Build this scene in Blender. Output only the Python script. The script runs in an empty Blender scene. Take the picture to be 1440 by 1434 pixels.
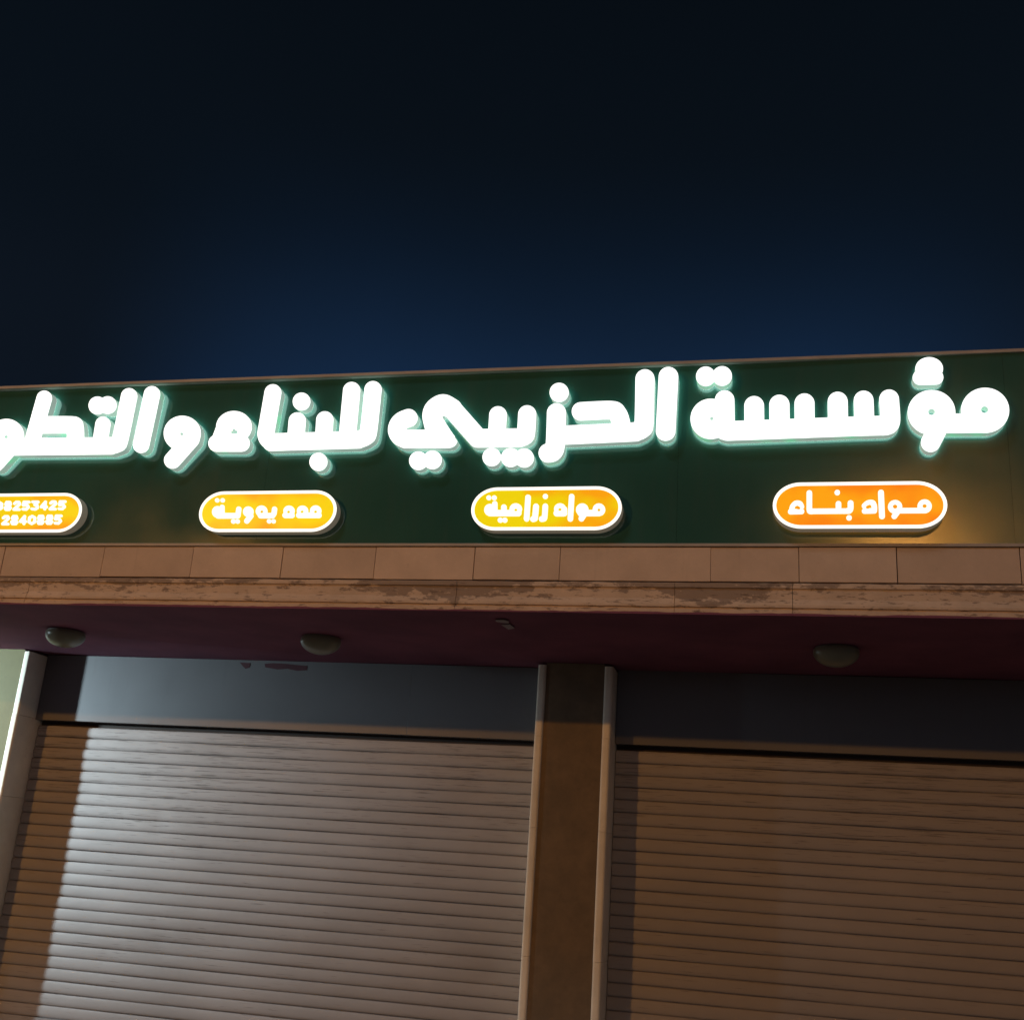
import bpy, bmesh, math, random
import numpy as np
from mathutils import Vector, Matrix
from mathutils.geometry import tessellate_polygon

random.seed(7)
SC = bpy.context.scene
COL = SC.collection

# ----------------------------------------------------------------- camera
F_PX = 1565.0
ROT = np.array([[0.97311994, -0.00660554, -0.23020415],
                [0.22048386, 0.31543015, 0.92297925],
                [0.06651655, -0.94892581, 0.30840778]])   # world = ROT @ (right, down, forward)
EYE = 1.6
cam_d = bpy.data.cameras.new('camera')
cam = bpy.data.objects.new('camera', cam_d)
COL.objects.link(cam)
cam_d.sensor_width = 36.0
cam_d.lens = F_PX / 1440.0 * 36.0
cam_d.clip_start = 0.05
cam_d.clip_end = 1000
mw = Matrix.Identity(4)
for i in range(3):
    mw[i][0] = ROT[i, 0]
    mw[i][1] = -ROT[i, 1]
    mw[i][2] = -ROT[i, 2]
mw[0][3], mw[1][3], mw[2][3] = 0.0, 0.0, EYE
cam.matrix_world = mw
SC.camera = cam

# ----------------------------------------------------------------- night sky
W = bpy.data.worlds.new("World")
SC.world = W
W.use_nodes = True
wn, wl = W.node_tree.nodes, W.node_tree.links
wn.clear()
w_out = wn.new('ShaderNodeOutputWorld')
w_bg = wn.new('ShaderNodeBackground')
w_tc = wn.new('ShaderNodeTexCoord')
w_sep = wn.new('ShaderNodeSeparateXYZ')
w_ramp = wn.new('ShaderNodeValToRGB')
wl.new(w_tc.outputs['Generated'], w_sep.inputs[0])
wl.new(w_sep.outputs['Z'], w_ramp.inputs[0])
cr = w_ramp.color_ramp
cr.interpolation = 'EASE'
cr.elements[0].position = 0.26
cr.elements[0].color = (0.0046, 0.0082, 0.0160, 1)
cr.elements[1].position = 0.76
cr.elements[1].color = (0.0021, 0.0038, 0.0062, 1)
e = cr.elements.new(0.40); e.color = (0.0041, 0.0072, 0.0130, 1)
e = cr.elements.new(0.53); e.color = (0.0029, 0.0054, 0.0094, 1)
# sky glow with the sign's bloom put into its colour: fades upwards, and slowly to both sides
w_el = wn.new('ShaderNodeMapRange'); w_el.interpolation_type = 'LINEAR'
wl.new(w_sep.outputs['Z'], w_el.inputs['Value'])
w_el.inputs['From Min'].default_value = 0.60; w_el.inputs['From Max'].default_value = 0.34
w_pw = wn.new('ShaderNodeMath'); w_pw.operation = 'POWER'
wl.new(w_el.outputs[0], w_pw.inputs[0]); w_pw.inputs[1].default_value = 1.9
w_flat = wn.new('ShaderNodeVectorMath'); w_flat.operation = 'MULTIPLY'
w_flat.inputs[1].default_value = (1, 1, 0)
wl.new(w_tc.outputs['Generated'], w_flat.inputs[0])
w_nrm = wn.new('ShaderNodeVectorMath'); w_nrm.operation = 'NORMALIZE'
wl.new(w_flat.outputs[0], w_nrm.inputs[0])
w_dot = wn.new('ShaderNodeVectorMath'); w_dot.operation = 'DOT_PRODUCT'
w_dot.inputs[1].default_value = Vector((math.sin(math.radians(-10)), math.cos(math.radians(-10)), 0))
wl.new(w_nrm.outputs[0], w_dot.inputs[0])
w_mr = wn.new('ShaderNodeMapRange'); w_mr.interpolation_type = 'SMOOTHSTEP'
w_mr.inputs['From Min'].default_value = 0.88; w_mr.inputs['From Max'].default_value = 0.99
wl.new(w_dot.outputs['Value'], w_mr.inputs['Value'])
w_nz = wn.new('ShaderNodeTexNoise'); w_nz.inputs['Scale'].default_value = 5.0; w_nz.inputs['Detail'].default_value = 4.0
wl.new(w_tc.outputs['Generated'], w_nz.inputs['Vector'])
w_nm = wn.new('ShaderNodeMath'); w_nm.operation = 'MULTIPLY_ADD'
wl.new(w_nz.outputs['Fac'], w_nm.inputs[0]); w_nm.inputs[1].default_value = 0.5; w_nm.inputs[2].default_value = 0.75
w_m1 = wn.new('ShaderNodeMath'); w_m1.operation = 'MULTIPLY'
wl.new(w_pw.outputs[0], w_m1.inputs[0]); wl.new(w_mr.outputs[0], w_m1.inputs[1])
w_m2 = wn.new('ShaderNodeMath'); w_m2.operation = 'MULTIPLY'
wl.new(w_m1.outputs[0], w_m2.inputs[0]); wl.new(w_nm.outputs[0], w_m2.inputs[1])
w_add = wn.new('ShaderNodeMix'); w_add.data_type = 'RGBA'; w_add.blend_type = 'ADD'
w_add.inputs[7].default_value = (0.0050, 0.0235, 0.0700, 1)
wl.new(w_m2.outputs[0], w_add.inputs[0])
wl.new(w_ramp.outputs[0], w_add.inputs[6])
# added fill light all round the unseen horizon, lifts the canopy shade
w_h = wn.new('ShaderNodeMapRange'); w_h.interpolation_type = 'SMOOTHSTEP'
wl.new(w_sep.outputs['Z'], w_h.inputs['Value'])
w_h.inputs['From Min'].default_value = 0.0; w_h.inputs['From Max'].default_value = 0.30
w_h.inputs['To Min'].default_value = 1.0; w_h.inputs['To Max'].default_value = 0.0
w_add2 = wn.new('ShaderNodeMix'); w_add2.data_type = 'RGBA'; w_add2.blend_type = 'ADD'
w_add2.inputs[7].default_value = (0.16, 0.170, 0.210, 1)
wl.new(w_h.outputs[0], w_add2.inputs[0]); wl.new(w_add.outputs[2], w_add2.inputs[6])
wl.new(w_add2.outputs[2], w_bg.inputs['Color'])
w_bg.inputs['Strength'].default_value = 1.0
wl.new(w_bg.outputs[0], w_out.inputs['Surface'])

# added cool fill sun from high on the left, behind the viewer
sd = bpy.data.lights.new('cool_fill', 'SUN'); sd.energy = 0.38; sd.color = (0.80, 0.90, 1.0); sd.angle = math.radians(12)
so = bpy.data.objects.new('cool_fill', sd); COL.objects.link(so)
so.rotation_euler = Vector((0.36, 0.55, -0.78)).to_track_quat('-Z', 'Y').to_euler()

SC.render.engine = 'CYCLES'
SC.cycles.use_denoising = True
SC.cycles.max_bounces = 6
SC.view_settings.view_transform = 'Standard'
SC.view_settings.look = 'None'
SC.view_settings.exposure = 0.0
SC.view_settings.gamma = 1.0

# lamps of the street (positions of the posts built below)
LAMP_ORANGE = (1.0, 0.43, 0.085)
P_ORANGE_A = 2800.0
P_ORANGE_B = 860.0
P_WHITE = 2700.0
LETTER_FACE = 1.3
LETTER_SIDE = 0.36

# ----------------------------------------------------------------- helpers
def ray(px, py):
    return ROT @ np.array([px - 720.0, py - 717.0, F_PX])

def on_y(px, py, y):
    d = ray(px, py); k = y / d[1]
    return (d[0] * k, d[2] * k + EYE)          # x, z on the vertical plane at depth y

def on_z(px, py, z):
    d = ray(px, py); k = (z - EYE) / d[2]
    return (d[0] * k, d[1] * k)

def tag(o, label=None, cat=None, group=None, kind=None):
    if label: o['label'] = label
    if cat: o['category'] = cat
    if group: o['group'] = group
    if kind: o['kind'] = kind
    return o

def empty(name, loc=(0, 0, 0), label=None, cat=None, group=None):
    o = bpy.data.objects.new(name, None)
    COL.objects.link(o)
    o.location = loc
    return tag(o, label, cat, group)

class MB:
    """collects faces into one mesh"""
    def __init__(self):
        self.v, self.f, self.r = [], [], []
    def add(self, vs, fs, rnd=0.5):
        b = len(self.v)
        self.v += [tuple(map(float, p)) for p in vs]
        for f in fs:
            self.f.append(tuple(i + b for i in f)); self.r.append(rnd)
    def box(self, x0, x1, y0, y1, z0, z1, rnd=0.5):
        vs = [(x, y, z) for z in (z0, z1) for y in (y0, y1) for x in (x0, x1)]
        self.add(vs, [(0, 2, 3, 1), (4, 5, 7, 6), (0, 1, 5, 4), (2, 6, 7, 3), (0, 4, 6, 2), (1, 3, 7, 5)], rnd)
    def prism(self, pts, fn0, fn1, caps=True, rnd=0.5):
        n = len(pts)
        vs = [fn0(p) for p in pts] + [fn1(p) for p in pts]
        fs = [(i, (i + 1) % n, n + (i + 1) % n, n + i) for i in range(n)]
        if caps:
            fs += [tuple(range(n))[::-1], tuple(range(n, 2 * n))]
        self.add(vs, fs, rnd)
    def prism_x(self, yz, x0, x1, **k):
        self.prism(yz, lambda p: (x0, p[0], p[1]), lambda p: (x1, p[0], p[1]), **k)
    def prism_z(self, xy, z0, z1, **k):
        self.prism(xy, lambda p: (p[0], p[1], z0), lambda p: (p[0], p[1], z1), **k)
    def lathe(self, prof, c=(0, 0, 0), n=40):
        vs, fs = [], []
        m = len(prof)
        for i in range(n):
            a = 2 * math.pi * i / n
            for r, z in prof:
                vs.append((c[0] + r * math.cos(a), c[1] + r * math.sin(a), c[2] + z))
        for i in range(n):
            j = (i + 1) % n
            for k in range(m - 1):
                fs.append((i * m + k, j * m + k, j * m + k + 1, i * m + k + 1))
        self.add(vs, fs)
    def tube(self, pts, rad, n=12):
        vs, fs = [], []
        m = len(pts)
        for i, p in enumerate(pts):
            p = Vector(p)
            t = (Vector(pts[min(i + 1, m - 1)]) - Vector(pts[max(i - 1, 0)])).normalized()
            u = t.cross(Vector((0.3, 1, 0.2))).normalized(); w = t.cross(u)
            for k in range(n):
                a = 2 * math.pi * k / n
                vs.append(p + (u * math.cos(a) + w * math.sin(a)) * rad)
        for i in range(m - 1):
            for k in range(n):
                fs.append((i * n + k, i * n + (k + 1) % n, (i + 1) * n + (k + 1) % n, (i + 1) * n + k))
        fs += [tuple(range(n))[::-1], tuple(range((m - 1) * n, m * n))]
        self.add(vs, fs)
    def build(self, name, mat, parent=None, smooth=False, fix=True, bevel=0.0):
        me = bpy.data.meshes.new(name)
        me.from_pydata(self.v, [], self.f)
        at = me.attributes.new('rnd', 'FLOAT', 'FACE')
        at.data.foreach_set('value', self.r)
        bm = bmesh.new(); bm.from_mesh(me)
        bmesh.ops.remove_doubles(bm, verts=bm.verts, dist=1e-5)
        if bevel:
            bmesh.ops.bevel(bm, geom=[e for e in bm.edges if len(e.link_faces) == 2 and e.calc_face_angle(0) > 0.6],
                            offset=bevel, segments=2, affect='EDGES', profile=0.5)
        if fix: bmesh.ops.recalc_face_normals(bm, faces=bm.faces)
        if smooth:
            for f in bm.faces: f.smooth = True
            for ed in bm.edges:
                if len(ed.link_faces) == 2 and ed.calc_face_angle(0) > 0.7: ed.smooth = False
        bm.to_mesh(me); bm.free()
        me.materials.append(mat)
        o = bpy.data.objects.new(name, me)
        COL.objects.link(o)
        if parent:
            o.parent = parent
            pl = Vector(parent.location)
            pp = parent.parent
            while pp: pl += Vector(pp.location); pp = pp.parent
            if pl.length > 0: me.transform(Matrix.Translation(-pl))
        return o

# ----------------------------------------------------------------- materials
class NT:
    def __init__(self, name):
        self.m = bpy.data.materials.new(name)
        self.m.use_nodes = True
        self.t = self.m.node_tree
        self.b = self.t.nodes['Principled BSDF']
        self.tc = self.t.nodes.new('ShaderNodeTexCoord')
        g = self.t.nodes.new('ShaderNodeNewGeometry')
        self.pos = g.outputs['Position']
    def n(self, kind): return self.t.nodes.new(kind)
    def l(self, a, b): self.t.links.new(a, b)
    def coords(self, scale):
        mp = self.n('ShaderNodeMapping'); mp.inputs['Scale'].default_value = scale
        self.l(self.pos, mp.inputs[0]); return mp.outputs[0]
    def noise(self, scale=(1, 1, 1), s=1.0, detail=4, rough=0.55):
        x = self.n('ShaderNodeTexNoise')
        x.inputs['Scale'].default_value = s; x.inputs['Detail'].default_value = detail
        x.inputs['Roughness'].default_value = rough
        self.l(self.coords(scale), x.inputs['Vector']); return x.outputs['Fac']
    def ramp(self, fac, stops):
        r = self.n('ShaderNodeValToRGB'); c = r.color_ramp
        c.elements[0].position, c.elements[1].position = stops[0][0], stops[-1][0]
        for st, el in ((stops[0], c.elements[0]), (stops[-1], c.elements[1])):
            el.color = tuple(st[1]) + (1,) if hasattr(st[1], '__len__') else (st[1],) * 3 + (1,)
        for p, v in stops[1:-1]:
            el = c.elements.new(p); el.color = tuple(v) + (1,) if hasattr(v, '__len__') else (v,) * 3 + (1,)
        self.l(fac, r.inputs[0]); return r.outputs[0]
    def mix(self, fac, a, b, mode='MIX'):
        x = self.n('ShaderNodeMix'); x.data_type = 'RGBA'; x.blend_type = mode
        for s, i in ((fac, 0), (a, 6), (b, 7)):
            if hasattr(s, 'is_linked'): self.l(s, x.inputs[i])
            elif hasattr(s, '__len__'): x.inputs[i].default_value = tuple(s) + (1,)
            else: x.inputs[i].default_value = s
        return x.outputs[2]
    def math(self, op, a, b=0.0):
        x = self.n('ShaderNodeMath'); x.operation = op
        for s, i in ((a, 0), (b, 1)):
            if hasattr(s, 'is_linked'): self.l(s, x.inputs[i])
            else: x.inputs[i].default_value = s
        return x.outputs[0]
    def attr(self, name):
        a = self.n('ShaderNodeAttribute'); a.attribute_name = name; return a.outputs['Fac']
    def sep(self):
        s = self.n('ShaderNodeSeparateXYZ'); self.l(self.pos, s.inputs[0]); return s.outputs
    def base(self, c):
        if hasattr(c, 'is_linked'): self.l(c, self.b.inputs['Base Color'])
        else: self.b.inputs['Base Color'].default_value = tuple(c) + (1,)
    def rough(self, r):
        if hasattr(r, 'is_linked'): self.l(r, self.b.inputs['Roughness'])
        else: self.b.inputs['Roughness'].default_value = r
    def bump(self, h, strength=0.3, dist=0.01):
        x = self.n('ShaderNodeBump'); x.inputs['Strength'].default_value = strength
        x.inputs['Distance'].default_value = dist
        self.l(h, x.inputs['Height']); self.l(x.outputs[0], self.b.inputs['Normal'])
    def emit(self, c, s):
        if hasattr(c, 'is_linked'): self.l(c, self.b.inputs['Emission Color'])
        else: self.b.inputs['Emission Color'].default_value = tuple(c) + (1,)
        self.b.inputs['Emission Strength'].default_value = s

def mat_plain(name, c, r=0.6, metal=0.0, var=0.12, s=6.0):
    k = NT(name)
    n = k.noise(s=s, detail=5)
    k.base(k.mix(1.0, k.ramp(n, [(0.3, 1 - var), (0.7, 1 + var)]), c, 'MULTIPLY'))
    k.rough(r); k.b.inputs['Metallic'].default_value = metal
    k.bump(k.noise(s=s * 8, detail=3), 0.12, 0.004)
    return k.m

def m_panel():
    k = NT('green_composite_sheet')
    n = k.noise(s=1.3, detail=3)
    k.base(k.ramp(n, [(0.3, (0.024, 0.098, 0.088)), (0.7, (0.032, 0.120, 0.106))]))
    k.b.inputs['Specular IOR Level'].default_value = 0.85
    # the right end of the sign has weathered duller
    g = k.n('ShaderNodeMapRange'); k.l(k.sep()[0], g.inputs['Value'])
    g.inputs['From Min'].default_value = -2.0; g.inputs['From Max'].default_value = 0.6
    g.inputs['To Min'].default_value = 0.0; g.inputs['To Max'].default_value = 0.065
    k.rough(k.math('ADD', k.math('MULTIPLY', k.noise(s=2.2, detail=4), 0.10), k.math('ADD', g.outputs[0], 0.07)))
    k.bump(k.noise(s=1.1, detail=2), 0.18, 0.02)
    dst = k.ramp(k.noise(scale=(7, 1, 0.5), s=1.9, detail=5, rough=0.6), [(0.5, 0.0), (0.8, 1.0)])
    k.base(k.mix(k.math('MULTIPLY', dst, 0.22), k.ramp(n, [(0.3, (0.024, 0.098, 0.080)), (0.7, (0.032, 0.120, 0.096))]), (0.075, 0.11, 0.095)))
    return k.m

def m_stone(name, c, mottle=0.0):
    k = NT(name)
    r = k.attr('rnd')
    v = k.ramp(r, [(0.0, 0.92), (1.0, 1.06)])
    n = k.ramp(k.noise(s=3.0, detail=6, rough=0.65), [(0.25, 0.84), (0.75, 1.12)])
    base = k.mix(1.0, k.mix(1.0, v, n, 'MULTIPLY'), c, 'MULTIPLY')
    spots = k.ramp(k.noise(scale=(1, 1, 1.4), s=14, detail=5, rough=0.7), [(0.66, 0.0), (0.74, 1.0)])
    base = k.mix(k.math('MULTIPLY', spots, 0.35), base, tuple(0.45 * x for x in c))
    drip = k.ramp(k.noise(scale=(9, 1, 0.6), s=1.6, detail=4), [(0.62, 0.0), (0.78, 1.0)])
    base = k.mix(k.math('MULTIPLY', drip, 0.30), base, tuple(0.55 * x for x in c))
    if mottle:
        mt = k.ramp(k.noise(s=5.5, detail=8, rough=0.72), [(0.36, 0.0), (0.62, 1.0)])
        base = k.mix(k.math('MULTIPLY', mt, mottle), base, tuple(x * y for x, y in zip(c, (0.62, 0.66, 0.70))))
    k.base(base); k.rough(0.72)
    k.bump(k.noise(s=45, detail=5), 0.25, 0.004)
    return k.m

def m_cornice():
    k = NT('weathered_cornice_stone')
    c = (0.61, 0.48, 0.365)
    n = k.ramp(k.noise(s=3.5, detail=6, rough=0.65), [(0.25, 0.82), (0.75, 1.14)])
    base = k.mix(1.0, n, c, 'MULTIPLY')
    # scale and lichen patches with their own hard outlines, thickest in the upper part of the moulding
    z = k.sep()[2]
    up = k.n('ShaderNodeMapRange'); k.l(z, up.inputs['Value'])
    up.inputs['From Min'].default_value = 3.25; up.inputs['From Max'].default_value = 3.40
    up.inputs['To Min'].default_value = -0.05; up.inputs['To Max'].default_value = 0.075
    big = k.noise(scale=(0.55, 1, 1), s=1.7, detail=2)
    fine = k.noise(scale=(1, 1, 2.6), s=9, detail=7, rough=0.68)
    f = k.math('ADD', k.math('MULTIPLY', big, 0.50), k.math('MULTIPLY', fine, 0.5))
    f = k.math('ADD', f, up.outputs[0])
    mask = k.ramp(f, [(0.515, 0.0), (0.535, 1.0)])
    base = k.mix(k.math('MULTIPLY', mask, 0.72), base, (0.20, 0.15, 0.12))
    crk = k.ramp(k.noise(scale=(1, 1, 5), s=10, detail=6, rough=0.7), [(0.58, 0.0), (0.62, 1.0)])
    base = k.mix(k.math('MULTIPLY', crk, 0.6), base, (0.12, 0.08, 0.06))
    k.base(base); k.rough(0.8)
    h = k.math('SUBTRACT', k.noise(s=40, detail=5), k.math('MULTIPLY', mask, 0.6))
    k.bump(h, 0.4, 0.006)
    return k.m

def m_soffit():
    k = NT('maroon_paint')
    n = k.noise(s=1.6, detail=6, rough=0.6)
    k.base(k.ramp(n, [(0.25, (0.150, 0.058, 0.100)), (0.75, (0.255, 0.094, 0.152))]))
    k.rough(0.9); k.b.inputs['Specular IOR Level'].default_value = 0.2
    k.bump(k.noise(s=12, detail=5), 0.3, 0.006)
    return k.m

def m_shutter():
    k = NT('slatted_shutter_enamel')
    n = k.ramp(k.noise(scale=(0.7, 1, 1), s=1.4, detail=5), [(0.25, 0.86), (0.75, 1.10)])
    base = k.mix(1.0, n, (0.360, 0.345, 0.345), 'MULTIPLY')
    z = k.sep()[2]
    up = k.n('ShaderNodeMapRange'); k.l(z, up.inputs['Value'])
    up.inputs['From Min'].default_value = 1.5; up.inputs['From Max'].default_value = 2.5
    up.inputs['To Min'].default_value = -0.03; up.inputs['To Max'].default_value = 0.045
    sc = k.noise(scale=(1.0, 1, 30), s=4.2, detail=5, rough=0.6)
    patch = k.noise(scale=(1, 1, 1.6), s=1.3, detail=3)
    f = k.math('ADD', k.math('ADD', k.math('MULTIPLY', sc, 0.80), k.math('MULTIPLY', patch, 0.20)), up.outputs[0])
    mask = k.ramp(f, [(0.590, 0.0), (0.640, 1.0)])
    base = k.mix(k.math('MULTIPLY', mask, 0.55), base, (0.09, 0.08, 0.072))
    k.base(base); k.rough(k.ramp(k.noise(s=5, detail=4), [(0.3, 0.55), (0.7, 0.72)]))
    k.bump(k.noise(scale=(1, 1, 3), s=9, detail=4), 0.15, 0.004)
    return k.m

def m_sheet(name, c, r=0.42):
    k = NT(name)
    n = k.ramp(k.noise(scale=(0.6, 1, 1.4), s=1.2, detail=5), [(0.25, 0.88), (0.75, 1.10)])
    base = k.mix(1.0, n, c, 'MULTIPLY')
    d = k.ramp(k.noise(scale=(5, 1, 0.7), s=1.7, detail=5), [(0.60, 0.0), (0.80, 1.0)])
    base = k.mix(k.math('MULTIPLY', d, 0.25), base, tuple(0.5 * x for x in c))
    k.base(base); k.rough(r)
    k.bump(k.noise(scale=(1, 1, 0.6), s=1.6, detail=2), 0.25, 0.02)
    return k.m

def m_face():
    k = NT('lit_white_acrylic')
    k.base((0.8, 0.8, 0.8)); k.rough(0.35); k.emit((0.93, 1.0, 1.0), LETTER_FACE)
    return k.m

def m_side():
    # translucent return of a channel letter, lit from inside by its LEDs
    k = NT('lit_letter_return')
    k.base((0.55, 0.62, 0.58)); k.rough(0.4)
    n = k.noise(s=4.5, detail=2)
    k.emit(k.ramp(n, [(0.35, (0.62, 0.80, 0.72)), (0.58, (0.66, 0.95, 0.80)), (0.72, (0.35, 1.35, 0.75))]), LETTER_SIDE)
    return k.m

def m_pill(name, lo, hi, x0, x1, bias0, bias1, seed):
    # coloured acrylic over LED modules: brighter and yellower where a module sits close behind
    k = NT(name)
    k.base((0.22, 0.09, 0.01)); k.rough(0.3)
    mp = k.n('ShaderNodeMapping'); mp.inputs['Location'].default_value = (seed, 0, seed * 0.7)
    mp.inputs['Scale'].default_value = (1.0, 1.0, 1.2)
    k.l(k.pos, mp.inputs[0])
    x = k.n('ShaderNodeTexNoise'); x.inputs['Scale'].default_value = 4.2; x.inputs['Detail'].default_value = 1.5
    k.l(mp.outputs[0], x.inputs['Vector'])
    g = k.n('ShaderNodeMapRange'); k.l(k.sep()[0], g.inputs['Value'])
    g.inputs['From Min'].default_value = x0; g.inputs['From Max'].default_value = x1
    g.inputs['To Min'].default_value = bias0; g.inputs['To Max'].default_value = bias1
    # the modules sit along the middle of the box, so the rim of the acrylic stays deeper in colour
    zc = k.math('ABSOLUTE', k.math('SUBTRACT', k.sep()[2], 3.884))
    e_ = k.n('ShaderNodeMapRange'); k.l(zc, e_.inputs['Value'])
    e_.inputs['From Min'].default_value = 0.02; e_.inputs['From Max'].default_value = 0.135
    e_.inputs['To Min'].default_value = 0.10; e_.inputs['To Max'].default_value = -0.13
    f = k.math('ADD', k.math('ADD', x.outputs['Fac'], g.outputs[0]), e_.outputs[0])
    k.emit(k.ramp(f, [(0.32, lo), (0.68, hi)]), 1.0)
    return k.m

M = dict(
    panel=m_panel(), face=m_face(), side=m_side(),
    tile=m_stone('sandstone_tile', (0.61, 0.48, 0.375)), cornice=m_cornice(), soffit=m_soffit(),
    shutter=m_shutter(), box=m_sheet('blue_grey_sheet_steel', (0.128, 0.132, 0.142)),
    pier=m_stone('brown_pier_stone', (0.200, 0.143, 0.085), mottle=0.75), olive=m_stone('pale_olive_stone', (0.140, 0.126, 0.045)),
    trim=m_stone('pale_marble_trim', (0.84, 0.80, 0.68)),
    wall=mat_plain('painted_render', (0.36, 0.32, 0.27), 0.85), dark=mat_plain('dark_joint', (0.035, 0.026, 0.022), 0.9),
    alu=mat_plain('beige_aluminium', (0.40, 0.37, 0.34), 0.5, 0.0),
    glass=mat_plain('opal_lamp_glass', (0.21, 0.22, 0.16), 0.28, var=0.05), base=mat_plain('grey_lamp_base', (0.22, 0.22, 0.2), 0.5),
    chip=mat_plain('bare_plaster', (0.36, 0.33, 0.36), 0.8),
    steel=mat_plain('galvanised_steel', (0.35, 0.35, 0.36), 0.45, 0.6), rubber=mat_plain('black_rubber', (0.03, 0.03, 0.03), 0.7),
    smear=mat_plain('dried_maroon_paint', (0.060, 0.012, 0.022), 0.8),
    asphalt=mat_plain('asphalt', (0.05, 0.05, 0.052), 0.9, var=0.25, s=20), pave=mat_plain('concrete_paving', (0.26, 0.25, 0.23), 0.85, var=0.2),
    earth=mat_plain('dry_earth', (0.16, 0.13, 0.09), 0.95, var=0.25),
)
k = NT('leaking_led_light'); k.base((0.2, 0.4, 0.3)); k.emit((0.62, 1.0, 0.88), 3.3); M['gap'] = k.m
k = NT('white_lit_acrylic'); k.base((0.8, 0.8, 0.75)); k.emit((1.0, 0.97, 0.88), 1.2); M['rim'] = k.m
k = NT('white_lit_lettering'); k.base((0.8, 0.8, 0.75)); k.emit((1.0, 0.98, 0.90), 1.1); M['text'] = k.m
k = NT('grey_sign_box'); k.base((0.50, 0.49, 0.44)); k.rough(0.5); k.emit((1.0, 0.86, 0.62), 0.085); M['box_side'] = k.m
k = NT('amber_spill'); k.base((0.4, 0.2, 0.02)); k.emit((1.0, 0.15, 0.006), 8.0); M['amber'] = k.m
def lens(name, c, s):
    k = NT(name); k.base((0.8, 0.8, 0.8)); k.emit(c, s); return k.m

# ----------------------------------------------------------------- setting
XL, XR = -15.0, 9.5
g = MB(); g.box(-180, 180, -180, 180, -0.6, -0.19); tag(g.build('ground', M['earth']), kind='structure')
g = MB(); g.box(-180, 180, -14.0, 3.45, -0.186, -0.15); tag(g.build('road', M['asphalt']), kind='structure')
g = MB()
g.box(-60, 60, 3.65, 8.99, -0.185, 0.0)
tag(g.build('pavement', M['pave']), kind='structure')
g = MB()
x = -60.0
while x < 60:
    g.box(x, x + 0.985, 3.45, 3.645, -0.185, -0.01); x += 1.0
tag(g.build('kerb', M['pave'], bevel=0.012), kind='structure')

# ----------------------------------------------------------------- the building
Z_SOF = 3.20
bld = empty('shop_building', (0, 0, 0),
            'stone faced shop building with two closed roller shutters under a maroon canopy', 'building')
g = MB(); g.box(XL, XR, 9.0, 16.0, -0.18, 4.86); g.build('wall', M['wall'], bld)
g = MB(); g.box(XL, XR, 6.97, 8.998, Z_SOF + 0.012, 3.60); g.build('canopy', M['wall'], bld)
g = MB(); g.box(XL, XR, 6.97, 7.20, 3.603, 4.90); g.build('parapet', M['wall'], bld)
# soffit, slightly uneven
g = MB()
nx, ny = 120, 12
vs, fs = [], []
for j in range(ny + 1):
    for i in range(nx + 1):
        xx = XL + (XR - XL) * i / nx; yy = 6.93 + (8.997 - 6.93) * j / ny
        vs.append((xx, yy, Z_SOF + 0.004 * math.sin(xx * 1.9 + 0.7 * yy) + random.uniform(-0.0015, 0.0015)))
for j in range(ny):
    for i in range(nx):
        a = j * (nx + 1) + i; fs.append((a, a + nx + 1, a + nx + 2, a + 1))
g.add(vs, fs)
g.build('soffit', M['soffit'], bld, smooth=True, fix=False)

# stone tile band under the sign; joints where the photo has them
jx = [-5.56, -4.73, -4.02, -3.33, -2.65, -1.95, -1.37, -0.40, 0.14, 0.72, 1.42]
left = [-5.56 - 0.68 * i for i in range(1, 14)][::-1]
right = [1.42 + 0.66 * i for i in range(1, 13)]
js = left + jx + right
g = MB()
for a, b in zip(js[:-1], js[1:]):
    w = 0.0015 if a in (-3.33, -1.37, -0.40, -4.73) else random.choice((0.004, 0.006)); dy = random.uniform(-0.003, 0.003); dz = random.uniform(-0.003, 0.003)
    g.box(a + w / 2, b - w / 2, 6.882 + dy, 6.962, 3.417 + dz, 3.640, rnd=random.random())
g.build('stone_band', M['tile'], bld, bevel=0.002)
g = MB(); g.box(XL, XR, 6.945, 6.968, 3.22, 3.64); g.build('joint_mortar', M['dark'], bld)

# cornice moulding in lengths, with a fillet at the foot
prof = [(6.944, 3.404), (6.868, 3.404), (6.858, 3.398), (6.856, 3.372), (6.866, 3.366), (6.866, 3.300), (6.860, 3.285), (6.852, 3.262), (6.852, 3.247),
        (6.868, 3.243), (6.868, 3.236), (6.846, 3.232), (6.846, 3.203), (6.944, 3.203)]
cj = [XL, -13.1, -11.5, -9.8, -8.2, -6.9, -5.28, -4.4, -2.05, -0.62, 0.10, 1.62, 3.3, 5.0, 6.8, XR]
g = MB()
for a, b in zip(cj[:-1], cj[1:]):
    nseg = max(2, int((b - a) / 0.05)); dy = random.uniform(-0.002, 0.002)
    rows = []
    for i in range(nseg + 1):
        xx = a + 0.0015 + (b - a - 0.003) * i / nseg
        rows.append([(xx, y + dy + random.uniform(-0.0012, 0.0012), z + random.uniform(-0.0012, 0.0012)) for y, z in prof])
    vs = [p for r in rows for p in r]; n = len(prof); fs = []
    for i in range(nseg):
        for q in range(n):
            fs.append((i * n + q, i * n + (q + 1) % n, (i + 1) * n + (q + 1) % n, (i + 1) * n + q))
    fs += [tuple(range(n))[::-1], tuple(range(nseg * n, (nseg + 1) * n))]
    g.add(vs, fs)
g.build('cornice', M['cornice'], bld)
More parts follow.
